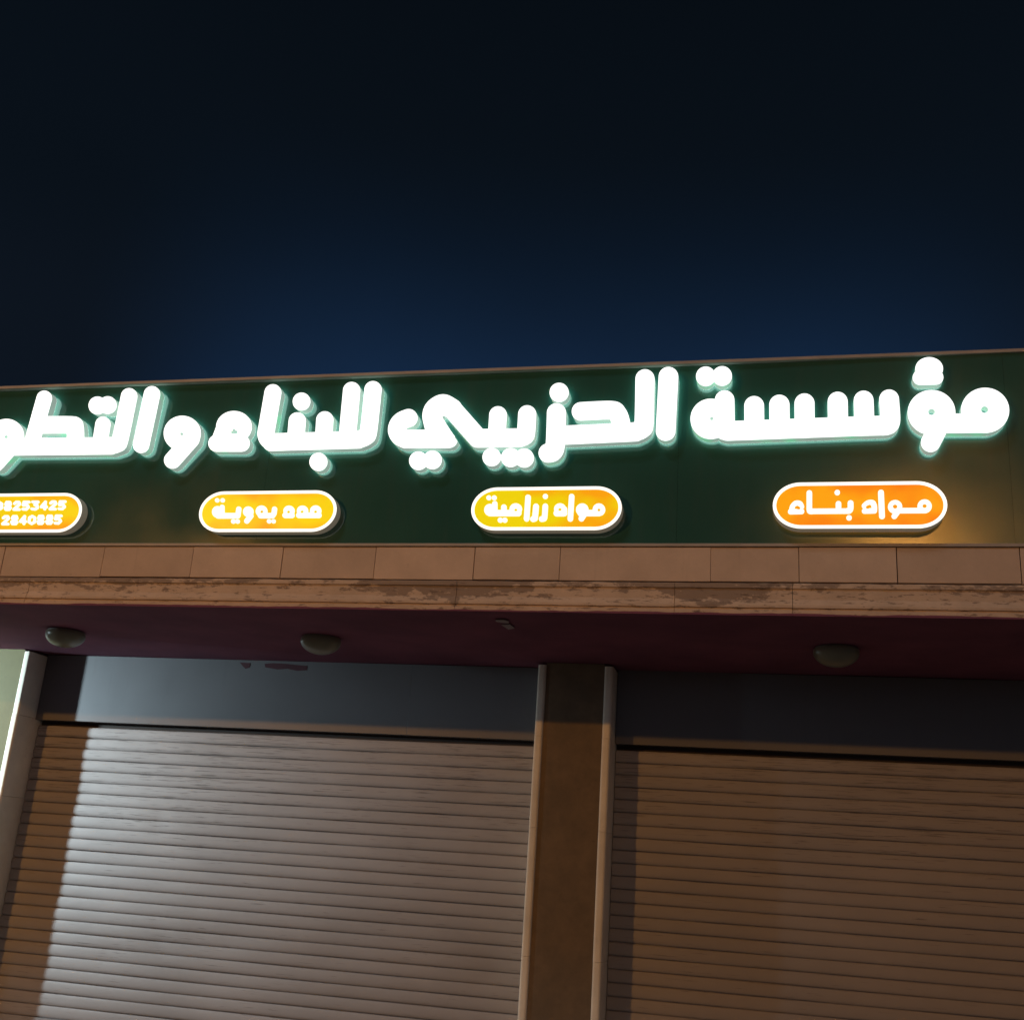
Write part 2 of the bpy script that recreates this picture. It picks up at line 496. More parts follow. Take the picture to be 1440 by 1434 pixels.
# maroon paint carried up over the foot of the cornice with a wavy brushed edge
g = MB()
vs, fs = [], []
N = 700
hh = 0.006
for i in range(N + 1):
    xx = XL + (XR - XL) * i / N
    hh += random.uniform(-0.003, 0.003); hh = min(0.0095, max(-0.0045, hh))
    vs += [(xx, 6.8415, Z_SOF - 0.006), (xx, 6.8415, Z_SOF + hh), (xx, 6.935, Z_SOF - 0.006)]
for i in range(N):
    a, b = 3 * i, 3 * i + 3
    fs += [(a, b, b + 1, a + 1), (a, a + 2, b + 2, b)]
g.add(vs, fs)
g.build('paint_edge', M['soffit'], bld)

# two bare patches on the soffit
for quad in ([(696.8, 871.9), (708, 871.6), (715, 873.5), (715.2, 876.5), (704, 875.4), (697.5, 874.2)],
             [(705, 878.8), (716.7, 878), (723.6, 883.4), (715, 885)]):
    g = MB()
    pts = [on_z(px, py, Z_SOF - 0.008) for px, py in quad]
    g.prism_z(pts, Z_SOF - 0.008, Z_SOF - 0.0045)
    g.build('bare_patch', M['chip'], bld)

# piers with rounded marble corner trims
TRW = 0.070
def trim_profile(x0, x1, y0, y1):
    pts = [(x0, y1)]
    r = 0.021
    for cx, s0 in ((x0 + r, math.pi), (x1 - r, math.pi / 2)):
        for i in range(0, 7):
            a = s0 - math.pi / 2 * i / 6
            pts.append((cx + r * math.cos(a), y0 + r - r * math.sin(a)))
    pts += [(x1, y1)]
    out = []
    for p in pts:
        if not out or (abs(p[0] - out[-1][0]) + abs(p[1] - out[-1][1])) > 1e-4: out.append(p)
    return out
def pier(x0, x1, mat, trims=(True, True)):
    p = empty('pilaster'); p.parent = bld
    a = x0 + (TRW if trims[0] else 0); b = x1 - (TRW if trims[1] else 0)
    g = MB(); g.box(a, b, 8.620, 8.998, 0.0, Z_SOF - 0.003)
    g.build('pilaster_face', mat, p)
    for on, u, v in ((trims[0], x0, x0 + TRW), (trims[1], x1 - TRW, x1)):
        if on:
            g = MB(); zc = 0.0
            cuts = [0.0, 1.02, 1.93, 2.62, Z_SOF - 0.02]
            for c0, c1 in zip(cuts[:-1], cuts[1:]):
                d = random.uniform(-0.0025, 0.0025)
                g.prism_z([(x, y + d) for x, y in trim_profile(u + 0.001, v - 0.001, 8.606, 8.996)], c0 + 0.001, c1 - 0.001)
            g.build('corner_trim', M['trim'], p, smooth=True)
PIERS = [(-7.75, -6.465), (-1.845, -1.243), (3.38, 3.98), (8.6, XR), (XL, -12.5)]
pier(*PIERS[0], M['olive']); pier(*PIERS[1], M['pier']); pier(*PIERS[2], M['pier'])
pier(*PIERS[3], M['pier'], (True, False)); pier(*PIERS[4], M['olive'], (False, True))

def roller(x0, x1, label):
    r = empty('roller_shutter'); r.parent = bld; r['label'] = label
    xa, xb = x0 + 0.004, x1 - 0.004
    # header box of sheet steel in two sheets with a seam
    g = MB()
    seam = xa + (xb - xa) * 0.757
    for u, v, d in ((xa, seam - 0.0006, 0.0), (seam + 0.0006, xb, 0.0005)):
        g.box(u, v, 8.85 + d, 8.99, 2.612, Z_SOF - 0.004)
    g.build('shutter_box', M['box'], r, bevel=0.0012)
    # curtain of slats
    top, pitch = 2.572, 0.0945
    sec = [(0.012, 0.0), (0.012, -0.0034), (-0.005, -0.0036), (-0.0100, -0.0065), (-0.0132, -0.0160), (-0.0152, -0.034), (-0.0157, -0.050), (-0.0148, -0.066), (-0.0122, -0.080), (-0.0072, -0.0895), (-0.0020, -0.0937)]
    g = MB()
    n = int((top - 0.14) / pitch)
    line = []
    for i in range(n):
        o = random.uniform(-0.0012, 0.0012)
        line += [(8.925 + o + y, top - i * pitch + z) for y, z in sec]
    zb = top - n * pitch
    line += [(8.925, zb)]
    m = len(line); S = 110
    dents = [(random.uniform(xa, xb), random.uniform(0.3, 2.4), random.uniform(0.08, 0.3), random.uniform(0.002, 0.008)) for _ in range(16)]
    vs, fs = [], []
    for s in range(S + 1):
        xx = xa + (xb - xa) * s / S
        sag = 0.004 * math.sin(math.pi * s / S)
        for q, (y, z) in enumerate(line):
            sl = q // len(sec)
            wv = 0.0022 * math.sin(xx * 1.7 + sl * 0.9) + 0.0016 * math.sin(xx * 4.3 + sl * 2.3 + x0)
            dent = sum(d_ * math.exp(-((xx - dx_) / wx_) ** 2 - ((z - dz_) / 0.10) ** 2) for dx_, dz_, wx_, d_ in dents)
            vs.append((xx, y + wv + dent + random.uniform(-0.0004, 0.0004), z - sag + 0.0012 * math.sin(xx * 2.6 + sl * 1.7)))
    for s in range(S):
        for q in range(m - 1):
            a = s * m + q; fs.append((a, a + m, a + m + 1, a + 1))
    g.add(vs, fs)
    o = g.build('curtain', M['shutter'], r, smooth=True, fix=False)
    g = MB(); g.box(xa, xb, 8.955, 8.985, 0.02, 2.611); g.build('backing', M['dark'], r)
    g = MB(); g.prism_x([(8.93, zb), (8.90, zb - 0.004), (8.895, 0.04), (8.90, 0.012), (8.945, 0.012), (8.945, zb)], xa, xb)
    g.build('bottom_bar', M['steel'], r)
    return r
r1 = roller(-6.465, -1.845, 'pale slatted shutter lit white at its left edge')
r2 = roller(-1.243, 3.38, 'brown lit slatted shutter right of the pilaster')
roller(3.98, 8.6, 'closed slatted shutter')
roller(-12.5, -7.75, 'closed slatted shutter')
# maroon overspray on the top of the left header box
def px_plate(pts, y, th, mat, name, parent):
    g = MB()
    q = [on_y(px, py, y) for px, py in pts]
    g.prism(q, lambda p: (p[0], y, p[1]), lambda p: (p[0], y + th, p[1]))
    return g.build(name, mat, parent)
px_plate([(372, 933), (384, 932), (402, 933), (420, 935), (432, 936), (431, 942), (418, 943), (404, 940), (390, 941), (373, 938)], 8.8475, 0.0023, M['smear'], 'paint_smear', r1)
px_plate([(337, 931), (352, 932), (351, 938), (345, 940), (341, 936)], 8.8475, 0.0023, M['smear'], 'paint_smear', r1)

# ----------------------------------------------------------------- soffit lamps
def soffit_lamp(x, y, label, tilt=0.0):
    t = empty('ceiling_lamp', (x, y, Z_SOF - 0.004), label, 'lamp', 'dome lamps under the canopy')
    g = MB(); g.lathe([(0.0, 0.0), (0.143, 0.0), (0.144, -0.008), (0.142, -0.013), (0.0, -0.013)], (x, y, Z_SOF - 0.004))
    g.build('lamp_base', M['base'], t, smooth=True)
    g = MB()
    prof = [(0.154 * math.cos(a), -0.028 - 0.100 * math.sin(a)) for a in [-0.18 + (math.pi / 2 + 0.18) * i / 18 for i in range(18)]] + [(0.0, -0.128)]
    g.lathe(prof, (x, y, Z_SOF - 0.004), 48)
    g.build('lamp_dome', M['glass'], t, smooth=True)
    return t
for px, py, lab in ((92, 895, 'opal dome lamp on the soffit beside the left pilaster, bright glint on its left side'),
                    (451, 904, 'opal dome lamp on the soffit over the middle of the left shutter'),
                    (1176, 920, 'dim opal dome lamp on the soffit over the right shutter')):
    soffit_lamp(*on_z(px, py, Z_SOF - 0.045), lab)

# ----------------------------------------------------------------- lettering tools
def sd_seg(P, a, b, r):
    a = np.array(a, float); b = np.array(b, float)
    ba = b - a; pa = P - a
    d = (ba ** 2).sum()
    h = np.clip((pa @ ba) / d, 0, 1) if d > 0 else np.zeros(P.shape[:2])
    return np.sqrt(((pa - h[..., None] * ba) ** 2).sum(-1)) - r
def smooth_line(pts):
    if len(pts) < 3: return pts
    out = []
    for i in range(len(pts) - 1):
        p0 = np.array(pts[max(i - 1, 0)], float); p1 = np.array(pts[i], float); p2 = np.array(pts[i + 1], float); p3 = np.array(pts[min(i + 2, len(pts) - 1)], float)
        for t in (0, .2, .4, .6, .8):
            out.append(tuple(0.5 * (2 * p1 + (p2 - p0) * t + (2 * p0 - 5 * p1 + 4 * p2 - p3) * t * t + (3 * p1 - p0 - 3 * p2 + p3) * t ** 3)))
    out.append(tuple(pts[-1])); return out
def sd_item(P, it):
    k = it[0]
    if k in 'sl':
        pts = it[2] if k == 'l' else smooth_line(it[2])
        if len(pts) == 1: return sd_seg(P, pts[0], pts[0], it[1])
        d = None
        for a, b in zip(pts[:-1], pts[1:]):
            v = sd_seg(P, a, b, it[1]); d = v if d is None else np.minimum(d, v)
        return d
    cx, cy, rx, ry = it[1:5]
    q = np.sqrt(((P[..., 0] - cx) / rx) ** 2 + ((P[..., 1] - cy) / ry) ** 2)
    return (q - 1) * min(rx, ry)
def contours(items, holes, h, off=0.0):
    """union of strokes and ellipses minus holes -> closed loops of (x, y)"""
    xs, ys = [], []
    for it in items:
        if it[0] in 'sl':
            xs += [p[0] - it[1] for p in it[2]] + [p[0] + it[1] for p in it[2]]; ys += [p[1] - it[1] for p in it[2]] + [p[1] + it[1] for p in it[2]]
        else:
            xs += [it[1] - it[3], it[1] + it[3]]; ys += [it[2] - it[4], it[2] + it[4]]
    x0, x1, y0, y1 = min(xs) - 4 * h, max(xs) + 4 * h, min(ys) - 4 * h, max(ys) + 4 * h
    nx, ny = int((x1 - x0) / h) + 1, int((y1 - y0) / h) + 1
    gx, gy = np.meshgrid(x0 + h * np.arange(nx), y0 + h * np.arange(ny))
    P = np.stack([gx, gy], -1)
    D = None
    for it in items:
        v = sd_item(P, it); D = v if D is None else np.minimum(D, v)
    for it in holes:
        D = np.maximum(D, -sd_item(P, it))
    D = D + off
    D = np.where(np.abs(D) < 1e-6, 1e-6, D)
    I = D < 0
    code = I[:-1, :-1] * 1 + I[:-1, 1:] * 2 + I[1:, 1:] * 4 + I[1:, :-1] * 8
    T = {1: [(3, 0)], 2: [(0, 1)], 3: [(3, 1)], 4: [(1, 2)], 5: [(3, 0), (1, 2)], 6: [(0, 2)], 7: [(3, 2)], 8: [(2, 3)], 9: [(2, 0)],
         10: [(0, 1), (2, 3)], 11: [(2, 1)], 12: [(1, 3)], 13: [(1, 0)], 14: [(0, 3)]}
    nxt, pos = {}, {}
    for j, i in zip(*np.nonzero((code > 0) & (code < 15))):
        def edge(e):
            a, b = {0: ((j, i), (j, i + 1)), 1: ((j, i + 1), (j + 1, i + 1)), 2: ((j + 1, i), (j + 1, i + 1)), 3: ((j, i), (j + 1, i))}[e]
            key = (a, b)
            if key not in pos:
                t = D[a] / (D[a] - D[b])
                pos[key] = (x0 + h * (a[1] + t * (b[1] - a[1])), y0 + h * (a[0] + t * (b[0] - a[0])))
            return key
        for a, b in T[int(code[j, i])]:
            nxt[edge(a)] = edge(b)
    loops = []
    while nxt:
        st, cur = next(iter(nxt.items())); lp = [st]; del nxt[st]
        while cur != st and cur in nxt:
            lp.append(cur); cur = nxt.pop(cur)
        lp = [pos[q] for q in lp]
        if len(lp) > 8: loops.append(simplify(lp, h * 0.09))
    return loops
def simplify(lp, tol):
    def dp(pts):
        if len(pts) < 3: return pts
        a, b = np.array(pts[0]), np.array(pts[-1]); ab = b - a; L = np.hypot(*ab) or 1e-9
        q = np.array(pts); d = np.abs((q[:, 0] - a[0]) * ab[1] - (q[:, 1] - a[1]) * ab[0]) / L
        i = int(d.argmax())
        if d[i] < tol: return [pts[0], pts[-1]]
        return dp(pts[:i + 1])[:-1] + dp(pts[i:])
    n = len(lp); qs = [lp[0:n // 4 + 1], lp[n // 4:n // 2 + 1], lp[n // 2:3 * n // 4 + 1], lp[3 * n // 4:] + [lp[0]]]
    out = []
    for q in qs: out += dp(q)[:-1]
    return out
def area(lp):
    return 0.5 * sum(a[0] * b[1] - b[0] * a[1] for a, b in zip(lp, lp[1:] + lp[:1]))
def inside(p, lp):
    c = False
    for a, b in zip(lp, lp[1:] + lp[:1]):
        if (a[1] > p[1]) != (b[1] > p[1]) and p[0] < (b[0] - a[0]) * (p[1] - a[1]) / (b[1] - a[1]) + a[0]: c = not c
    return c
def bodies(loops):
    """group loops into connected bodies: [outer, hole, hole...]"""
    big = max(loops, key=lambda l: abs(area(l))); s = 1 if area(big) > 0 else -1
    outs = [l for l in loops if area(l) * s > 0]
    res = [[o] for o in outs]
    for l in loops:
        if area(l) * s < 0:
            for r in res:
                if inside(l[0], r[0]): r.append(l); break
    return res
def plate(mb, loops_xz, y):
    vs = [Vector((x, z, 0)) for lp in loops_xz for x, z in lp]
    tri = tessellate_polygon([[Vector((x, z, 0)) for x, z in lp] for lp in loops_xz])
    mb.add([(v.x, y, v.y) for v in vs], tri)
def wall_strip(mb, loops_xz, y0, y1):
    for lp in loops_xz:
        n = len(lp)
        mb.add([(x, y0, z) for x, z in lp] + [(x, y1, z) for x, z in lp], [(i, (i + 1) % n, n + (i + 1) % n, n + i) for i in range(n)])
def shift(items, ox, oy, s):
    out = []
    for it in items:
        if it[0] in 'sl': out.append((it[0], it[1] / s, [(ox + x / s, oy + y / s) for x, y in it[2]]))
        else: out.append(('e', ox + it[1] / s, oy + it[2] / s, it[3] / s, it[4] / s))
    return out

# ----------------------------------------------------------------- the big sign
Y_PAN = 6.90
SX0, SX1 = -8.9, 4.2
sign = empty('shop_sign', (0, 0, 0), 'long dark green fascia sign with big glowing white Arabic letters above the shutters', 'sign')
pj = [SX0, -6.45, -3.55, -0.62, 1.405, SX1]
LEAN = [(0.016, 0.016), (0.016, 0.016), (0.016, 0.008), (0.006, -0.013), (-0.013, 0.012)]
for (a, b), (t0, t1) in zip(zip(pj[:-1], pj[1:]), LEAN):
    # composite sheets, none of them hung quite true: most lean back a little at the top
    g = MB(); u, v = a + 0.0006, b - 0.0006
    NX, NZ = 14, 8
    vs = []
    for j in range(NZ + 1):
        for i in range(NX + 1):
            e_ = i / NX; e_ = e_ * e_ * (3 - 2 * e_); t = t0 + (t1 - t0) * e_
            vs.append((u + (v - u) * i / NX, Y_PAN - t + 2 * t * j / NZ, 3.667 + 1.257 * j / NZ))
    g.add(vs, [(j * (NX + 1) + i, j * (NX + 1) + i + 1, (j + 1) * (NX + 1) + i + 1, (j + 1) * (NX + 1) + i) for j in range(NZ) for i in range(NX)])
    rim = [(i, 0) for i in range(NX + 1)] + [(NX, j) for j in range(1, NZ + 1)] + [(i, NZ) for i in range(NX - 1, -1, -1)] + [(0, j) for j in range(NZ - 1, 0, -1)]
    rv = [vs[j * (NX + 1) + i] for i, j in rim]; n = len(rv)
    g.add(rv + [(p[0], 6.966, p[2]) for p in rv], [(i, (i + 1) % n, n + (i + 1) % n, n + i) for i in range(n)] + [tuple(range(n, 2 * n))])
    g.build('panel', M['panel'], sign, smooth=True)
g = MB()
g.box(SX0, SX1, 6.872, 6.968, 4.926, 4.949); g.box(SX0, SX1, 6.874, 6.968, 3.645, 3.665)
g.box(SX0 - 0.03, SX0 - 0.001, 6.873, 6.967, 3.645, 4.949); g.box(SX1 + 0.001, SX1 + 0.03, 6.873, 6.967, 3.645, 4.949)
g.build('frame', M['alu'], sign, bevel=0.002)

W = []   # words: (items, holes) in photograph pixels, carried onto the letter plane below
A = lambda it: shift(it, 960, 490, 6); B = lambda it: shift(it, 1200, 490, 6)
C = lambda it: shift(it, 660, 480, 4); H = lambda it: shift(it, 540, 540, 6)
D = lambda it: shift(it, 340, 500, 4); Q = lambda it: shift(it, 0, 500, 4); I = lambda it: shift(it, 0, 540, 6)
def S(r, *p): return ('s', r, list(p))
def L(r, *p): return ('l', r, list(p))
def E(x, y, rx, ry=None): return ('e', x, y, rx, ry or rx)
# first word
W.append((B([E(1112, 522, 207, 194), L(85, (700, 632), (1110, 630)), E(660, 540, 205, 193), S(85, (705, 690), (652, 792)),
             E(640, 171, 121, 101), L(66, (563, 246), (697, 243))]),
          B([E(1108, 516, 27, 25), E(660, 535, 25, 23)])))
W.append((B([S(87, (302, 430), (312, 570), (308, 625), (285, 645), (250, 650)), L(86, (250, 650), (0, 657)), L(87, (87, 440), (95, 640))])
          + A([L(86, (1445, 657), (380, 696)), L(88, (1308, 450), (1312, 640)), L(88, (1028, 464), (1030, 660)), L(89, (816, 476), (818, 670)),
               L(87, (603, 485), (605, 680)), E(237, 594, 175, 174), L(86, (354, 436), (357, 690)), L(86, (195, 235), (195, 236)), L(86, (333, 232), (333, 233))]),
          A([E(245, 592, 11, 11)])))
# second word
W.append((C([L(57.5, (1120, 199), (1104, 504))]), []))
W.append((C([S(56, (988, 211), (983, 450), (972, 490), (935, 508)), L(56, (935, 509), (540, 527)),
             S(54.5, (628, 394), (795, 387), (832, 405), (850, 450), (852, 500)),
             S(56, (490, 402), (484, 570), (472, 618), (443, 628)), L(56, (505, 287), (505, 288))]), []))
W.append((H([S(80, (1208, 256), (1198, 410), (1182, 440), (1150, 451)), L(82, (1150, 452), (790, 458)), L(78, (962, 262), (950, 450)), L(85, (578, 213), (790, 453)),
             S(88, (575, 209), (500, 171), (432, 206), (408, 262), (420, 330), (440, 400), (470, 455)), L(82, (450, 330), (545, 455)), L(40, (500, 215), (460, 300)),
             L(81, (545, 462), (180, 464)), S(80, (180, 464), (133, 440), (110, 395), (120, 345), (155, 308), (207, 287)),
             L(82, (290, 647), (291, 647)), L(82, (408, 640), (409, 640)), L(81, (908, 616), (909, 616)), L(84, (1068, 620), (1069, 620)), L(84, (1183, 624), (1184, 624))]),
          H([L(9, (505, 280), (560, 362)), L(12, (535, 325), (600, 420)), L(15, (570, 372), (640, 470)), L(20, (620, 445), (665, 505)), L(26, (650, 490), (690, 545))])))
# third word
W.append((D([S(51, (738, 192), (714, 415), (698, 455), (655, 472)), L(52, (655, 473), (165, 487)), S(50, (175, 209), (140, 410), (136, 445), (148, 472), (178, 486)),
             L(51, (618, 197), (592, 470)), L(51, (467, 362), (460, 470)), L(51, (312, 368), (302, 480)), L(52, (336, 258), (336, 259)), L(53, (431, 597), (431, 598))]), []))
W.append((Q([E(1316, 401, 103, 92), L(50, (1219, 493), (1357, 493)), L(40, (1252, 410), (1222, 490))]), Q([L(7, (1309, 431), (1327, 430)), L(5, (1316, 418), (1318, 428))])))
# 'and'
W.append((Q([E(1025, 437, 107, 101), L(50, (1075, 470), (970, 588))]), Q([E(1022, 441, 7, 6)])))
# last word, cut by the edge of the picture
W.append((I([L(73, (1282, 87), (1190, 512))]), []))
W.append((I([S(73, (1089, 104), (1016, 455), (990, 505), (935, 522)), L(77, (935, 521), (60, 530)), L(68, (868, 340), (842, 500)), L(79, (822, 181), (823, 181)), L(78, (908, 178), (909, 178)),
             L(69, (373, 121), (272, 480)), S(77, (330, 345), (600, 345), (628, 360), (636, 400), (636, 470)),
             E(55, 440, 152, 150), L(75, (122, 490), (-35, 666))]),
          I([L(13, (385, 438), (548, 436)), E(52, 446, 10, 9)])))
W.append((I([S(75, (-215, 350), (-245, 490), (-280, 525), (-335, 532)), S(75, (-335, 400), (-375, 560), (-440, 660)), L(78, (-225, 690), (-224, 690)), L(78, (-330, 700), (-329, 700))]), []))

Y_FACE = Y_PAN - 0.080
for items, holes in W:
    loops = contours(items, holes, 0.5, 0.55)
    for body in bodies(loops):
        xz = [[on_y(px, py, Y_FACE) for px, py in lp] for lp in body]
        a = abs(area(xz[0]))
        nm = 'letter_dot' if a < 0.032 else 'letter'
        g = MB(); wall_strip(g, xz, Y_FACE + 0.0005, Y_PAN - 0.0185)
        side = g.build(nm, M['side'], sign, smooth=True)
        g = MB(); plate(g, xz, Y_FACE); g.build('lit_face', M['face'], side, fix=False)
        # back of the letter, lit, a finger's breadth off the sheet
        g = MB(); plate(g, xz, Y_PAN - 0.018); g.build('back_light', M['gap'], side, fix=False)

# ----------------------------------------------------------------- the oval light boxes
def oval(cx, cz, w, h, e, n=22):
    pts = []
    for sx, a0 in ((1, -math.pi / 2), (-1, math.pi / 2)):
        for i in range(n + 1):
            a = a0 + math.pi * i / n
            pts.append((cx + sx * (w / 2 - e) + e * math.cos(a), cz + h / 2 * math.sin(a)))
    return pts
def oval_sign(x0, x1, z0, z1, face_mat, items, holes, label, depth=0.085, e=0.172, spill=False):
    cx, cz = (x0 + x1) / 2, (z0 + z1) / 2
    yf = Y_PAN - depth
    t = empty('oval_sign', (cx, Y_PAN, cz), label, 'light box', 'oval light boxes along the bottom of the sign')
    o = oval(cx, cz, x1 - x0, z1 - z0, e)
    q = 0.021
    inn = oval(cx, cz, x1 - x0 - 2 * q, z1 - z0 - 2 * q, e - q)
    y_back = Y_PAN - 0.022 if spill else Y_PAN + 0.011
    g = MB(); wall_strip(g, [o], yf + 0.002, y_back)
    g.build('box_body', M['box_side'], t, smooth=True)
    g = MB()
    n = len(o)
    g.add([(x, yf - 0.003, z) for x, z in o] + [(x, yf - 0.003, z) for x, z in inn], [(i, (i + 1) % n, n + (i + 1) % n, n + i) for i in range(n)])
    wall_strip(g, [o], yf - 0.003, yf + 0.0018); wall_strip(g, [inn], yf - 0.003, yf + 0.002)
    g.build('rim', M['rim'], t)
    g = MB(); plate(g, [inn], yf + 0.001); g.build('face_panel', face_mat, t, fix=False)
    g = MB()
    yt = yf - 0.003
    if items:
        for body in bodies(contours(items, holes, 0.25, 0.75)):
            xz = [[on_y(px, py, yt) for px, py in lp] for lp in body]
            plate(g, xz, yt); wall_strip(g, xz, yt, yf + 0.0008)
    g.build('lettering', M['text'], t, fix=False)
    if spill:   # this box hangs a little off the sheet and its light escapes behind it
        ins = oval(cx, cz, x1 - x0 - 0.05, z1 - z0 - 0.05, e - 0.025)
        g = MB(); plate(g, [ins], y_back - 0.002); g.build('back_light', M['amber'], t, fix=False)
        g = MB(); plate(g, [o], y_back - 0.006); g.build('back_plate', M['box_side'], t, fix=False)
    return t

lo_o, hi_o = (0.88, 0.175, 0.002), (0.93, 0.34, 0.003)
lo_y, hi_y = (0.90, 0.34, 0.002), (0.80, 0.62, 0.000)
s = 1440 / 260
T4 = lambda it: shift(it, 1080, 670, s)
oval_sign(-0.015, 1.015, 3.738, 4.040,
          m_pill('orange_acrylic', lo_o, hi_o, -0.02, 1.02, 0.16, -0.10, 3.1),
          T4([E(1220, 231, 60, 58), L(25, (1000, 265), (1220, 264)), E(990, 235, 60, 57), L(26, (1012, 270), (984, 308)), L(27, (880, 125), (888, 308)),
              S(26, (752, 228), (780, 206), (815, 205), (828, 235), (828, 265)), L(25, (752, 268), (828, 266)),
              S(24, (262, 234), (248, 210), (215, 208), (190, 235), (184, 265)), L(25, (176, 273), (262, 271)), L(10, (262, 236), (268, 240)),
              L(26, (322, 128), (322, 255)), S(26, (322, 250), (326, 268), (345, 270)), L(25, (335, 270), (630, 268)), L(26, (549, 212), (549, 265)), S(27, (643, 207), (643, 245), (636, 262), (620, 267)),
              L(25, (539, 124), (540, 124)), L(25, (631, 321), (632, 321))]),
          T4([E(1220, 229, 12, 11), E(990, 233, 13, 12), L(9, (776, 238), (792, 231)), L(8, (222, 240), (240, 244))]),
          'orange oval light box with thin grey-holed white lettering at the right end of the sign', 0.10, spill=True)
s3 = 1440 / 230
T3 = lambda it: shift(it, 655, 675, s3)
oval_sign(-1.980, -0.969, 3.736, 4.036,
          m_pill('yellow_acrylic', lo_y, hi_y, -1.98, -0.97, 0.40, -0.06, 8.4),
          T3([E(1172, 260, 60, 60), L(32, (1010, 290), (1172, 289)), E(1025, 260, 60, 60), L(30, (1045, 295), (1018, 338)), L(29, (932, 145), (920, 340)),
              E(830, 255, 58, 56), L(32, (800, 291), (862, 291)), L(29, (868, 255), (868, 292)),
              S(29, (700, 230), (694, 318), (688, 338), (668, 342)), S(30, (618, 232), (610, 322), (606, 338), (592, 342)), L(27, (700, 143), (701, 143)), L(29, (548, 152), (535, 340)),
              E(440, 255, 60, 56), L(32, (215, 290), (462, 290)), L(29, (335, 238), (335, 290)), L(27, (303, 352), (304, 352)), L(27, (343, 352), (344, 352)),
              E(212, 262, 55, 58), L(28, (255, 207), (255, 290)), L(26, (202, 155), (203, 155)), L(26, (250, 155), (251, 155))]),
          T3([E(1172, 262, 8, 8), E(828, 258, 9, 8), E(440, 262, 8, 7)]),
          'yellow oval light box with rounded white lettering, above the brown pilaster', 0.085)
s2 = 1440 / 210
T2 = lambda it: shift(it, 270, 680, s2)
oval_sign(-3.983, -2.943, 3.729, 4.030,
          m_pill('amber_acrylic', (0.92, 0.30, 0.003), (0.84, 0.60, 0.0), -3.98, -2.94, 0.06, 0.06, 14.6),
          T2([E(1192, 262, 60, 58), L(32, (1030, 304), (1222, 304)), L(26, (1222, 250), (1222, 302)), E(1065, 262, 60, 56), E(935, 262, 60, 56), L(32, (898, 304), (962, 304)),
              S(30, (795, 245), (788, 290), (770, 308)), L(31, (660, 308), (775, 308)), L(26, (742, 362), (743, 362)), L(26, (785, 362), (786, 362)), E(670, 265, 62, 60),
              E(542, 270, 56, 56), L(30, (567, 310), (527, 360)), L(30, (450, 245), (442, 305)), L(32, (250, 309), (438, 309)), L(27, (397, 363), (398, 363)), L(27, (438, 363), (439, 363)),
              E(245, 272, 58, 62), L(28, (290, 225), (290, 308)), L(26, (241, 160), (242, 160)), L(26, (294, 160), (295, 160))]),
          T2([E(1190, 270, 9, 8), E(1060, 270, 9, 8), E(930, 272, 9, 8), E(672, 270, 9, 8)]),
          'amber oval light box with mottled glow, over the middle of the left shutter', 0.085)

# the last one carries two rows of figures
GL = {'0': [[(0, .2), (0, .8), (.25, 1), (.5, .8), (.5, .2), (.25, 0), (0, .2)]], '2': [[(0, .8), (.15, 1), (.4, 1), (.5, .75), (0, 0), (.5, 0)]],
      '3': [[(0, 1), (.5, 1), (.22, .6), (.45, .5), (.5, .2), (.3, 0), (0, .05)]], '4': [[(.35, 0), (.35, 1), (0, .3), (.5, .3)]], '5': [[(.5, 1), (.03, 1), (0, .55), (.35, .6), (.5, .3), (.3, 0), (0, .03)]],
      '8': [[(.25, .5), (.03, .72), (.1, 1), (.4, 1), (.47, .72), (.25, .5), (0, .25), (.1, 0), (.4, 0), (.5, .25), (.25, .5)]]}
fig = []
for row, txt, xr, y0, y1, pitch in ((0, '08253425', 91.5, 705.5, 715.8, 12.7), (1, '2840885', 86.0, 725.5, 736.0, 12.3)):
    for i, ch in enumerate(reversed(txt)):
        bx = xr - 8.2 - i * pitch
        for st in GL[ch]:
            fig.append(('l', 2.6, [(bx + p[0] * 16.5 * 0.92 + (p[1] - .5) * 1.2, y1 - p[1] * (y1 - y0) + 0.012 * (bx - 50) * -1) for p in st]))
oval_sign(-5.885, -4.931, 3.729, 4.032,
          m_pill('amber_acrylic_with_figures', (0.92, 0.30, 0.003), (0.82, 0.60, 0.0), -6.06, -4.93, 0.16, -0.02, 21.3), fig, [],
          'amber oval light box with two rows of telephone figures, cut by the left edge', 0.085)

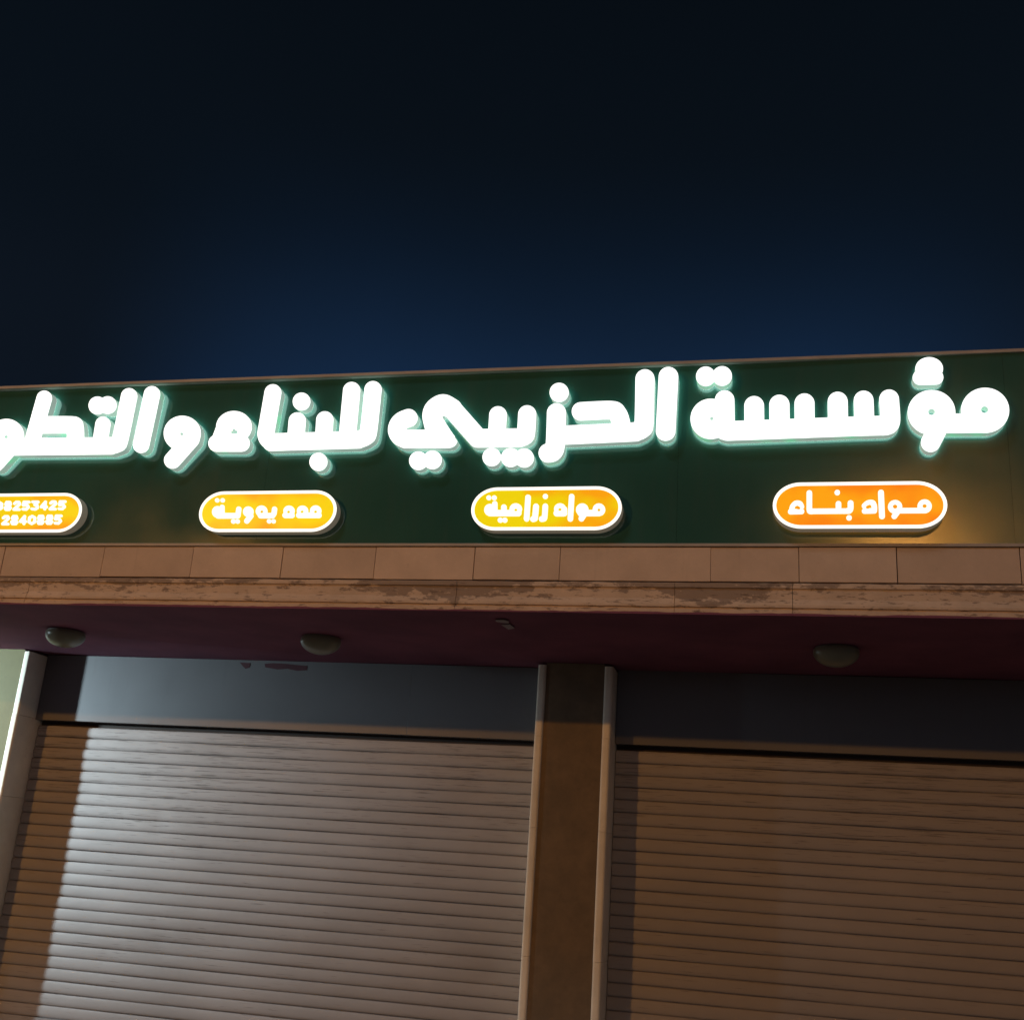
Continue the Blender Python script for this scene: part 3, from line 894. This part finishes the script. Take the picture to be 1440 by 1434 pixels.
# ----------------------------------------------------------------- street lights that light the front
def street_lamp(x, y, h, power, label, arm=1.4):
    t = empty('street_lamp', (x, y - arm, -0.18), label, 'street lamp', 'sodium street lamps across the road')
    g = MB(); g.lathe([(0.0, 0.0), (0.17, 0.0), (0.17, 0.30), (0.10, 0.36), (0.095, 2.0), (0.055, h + 0.1), (0.0, h + 0.1)], (x, y - arm, -0.18), 20)
    g.build('pole', M['steel'], t, smooth=True)
    g = MB(); g.tube([(x, y - arm, h - 0.25), (x, y - arm + 0.25, h + 0.12), (x, y - arm + 0.7, h + 0.24), (x, y - 0.2, h + 0.24)], 0.035)
    g.build('arm', M['steel'], t, smooth=True)
    g = MB()
    g.prism([(-0.16, 0.10), (0.16, 0.10), (0.12, 0.26), (0.05, 0.32), (-0.05, 0.32), (-0.12, 0.26)],
            lambda p: (x + p[0], y - 0.38, h + p[1]), lambda p: (x + p[0] * 0.75, y + 0.42, h + p[1] * 0.9 + 0.02))
    g.build('lamp_head', M['steel'], t, bevel=0.01)
    g = MB(); g.lathe([(0.0, -0.06), (0.05, -0.045), (0.08, 0.0), (0.085, 0.06), (0.0, 0.06)], (x, y, h + 0.02), 20)
    bulb = g.build('bulb', lens('sodium_bulb', LAMP_ORANGE, 60), t, smooth=True)
    ld = bpy.data.lights.new('sodium_light', 'POINT'); ld.energy = power; ld.color = LAMP_ORANGE; ld.shadow_soft_size = 0.16
    lo = bpy.data.objects.new('sodium_light', ld); COL.objects.link(lo); lo.parent = t
    lo.location = (0, arm, h - 0.12 + 0.18)
    return t
street_lamp(-12.0, -8.0, 7.2, P_ORANGE_A, 'tall steel street lamp with orange light across the road to the left')
street_lamp(3.1, -12.0, 8.3, P_ORANGE_B, 'tall steel street lamp with orange light across the road behind the viewer')

def flood_lamp(x, y, h, power, aim):
    t = empty('flood_lamp', (x, y, 0), 'short post with a white floodlight turned towards the left shutter', 'floodlight')
    g = MB(); g.lathe([(0.0, 0.0), (0.10, 0.0), (0.10, 0.05), (0.05, 0.10), (0.04, h - 0.16), (0.0, h - 0.16)], (x, y, 0), 20)
    g.build('pole', M['steel'], t, smooth=True)
    d = Vector(aim).normalized(); u = d.cross(Vector((0, 0, 1))).normalized(); w = u.cross(d)
    c = Vector((x, y, h))
    def bx(mb, a0, a1, r0, r1):
        vs = []
        for k_, r in ((a0, r0), (a1, r1)):
            for su, sw in ((-1, -1), (1, -1), (1, 1), (-1, 1)):
                vs.append(c + d * k_ + u * (su * r) + w * (sw * r * 0.7))
        mb.add(vs, [(0, 1, 2, 3), (4, 7, 6, 5)] + [(i, (i + 1) % 4, 4 + (i + 1) % 4, 4 + i) for i in range(4)])
    g = MB(); bx(g, -0.14, -0.03, 0.09, 0.15); g.build('lamp_head', M['rubber'], t)
    g = MB(); bx(g, -0.028, -0.022, 0.135, 0.135); g.build('lamp_lens', lens('cool_lens', (0.9, 0.97, 1.0), 6), t)
    g = MB(); g.tube([(x, y, h - 0.2), c - d * 0.1 - Vector((0, 0, 0.05))], 0.02); g.build('bracket', M['steel'], t)
    ld = bpy.data.lights.new('cool_light', 'SPOT'); ld.energy = power; ld.color = (0.72, 0.92, 1.0); ld.shadow_soft_size = 0.10
    ld.spot_size = math.radians(65); ld.spot_blend = 1.0
    lo = bpy.data.objects.new('cool_light', ld); COL.objects.link(lo); lo.parent = t
    lo.location = (0, 0, h); lo.rotation_euler = d.to_track_quat('-Z', 'Y').to_euler()
    return t
flood_lamp(-10.4, 6.4, 2.95, P_WHITE, (0.735, 0.66, -0.17))
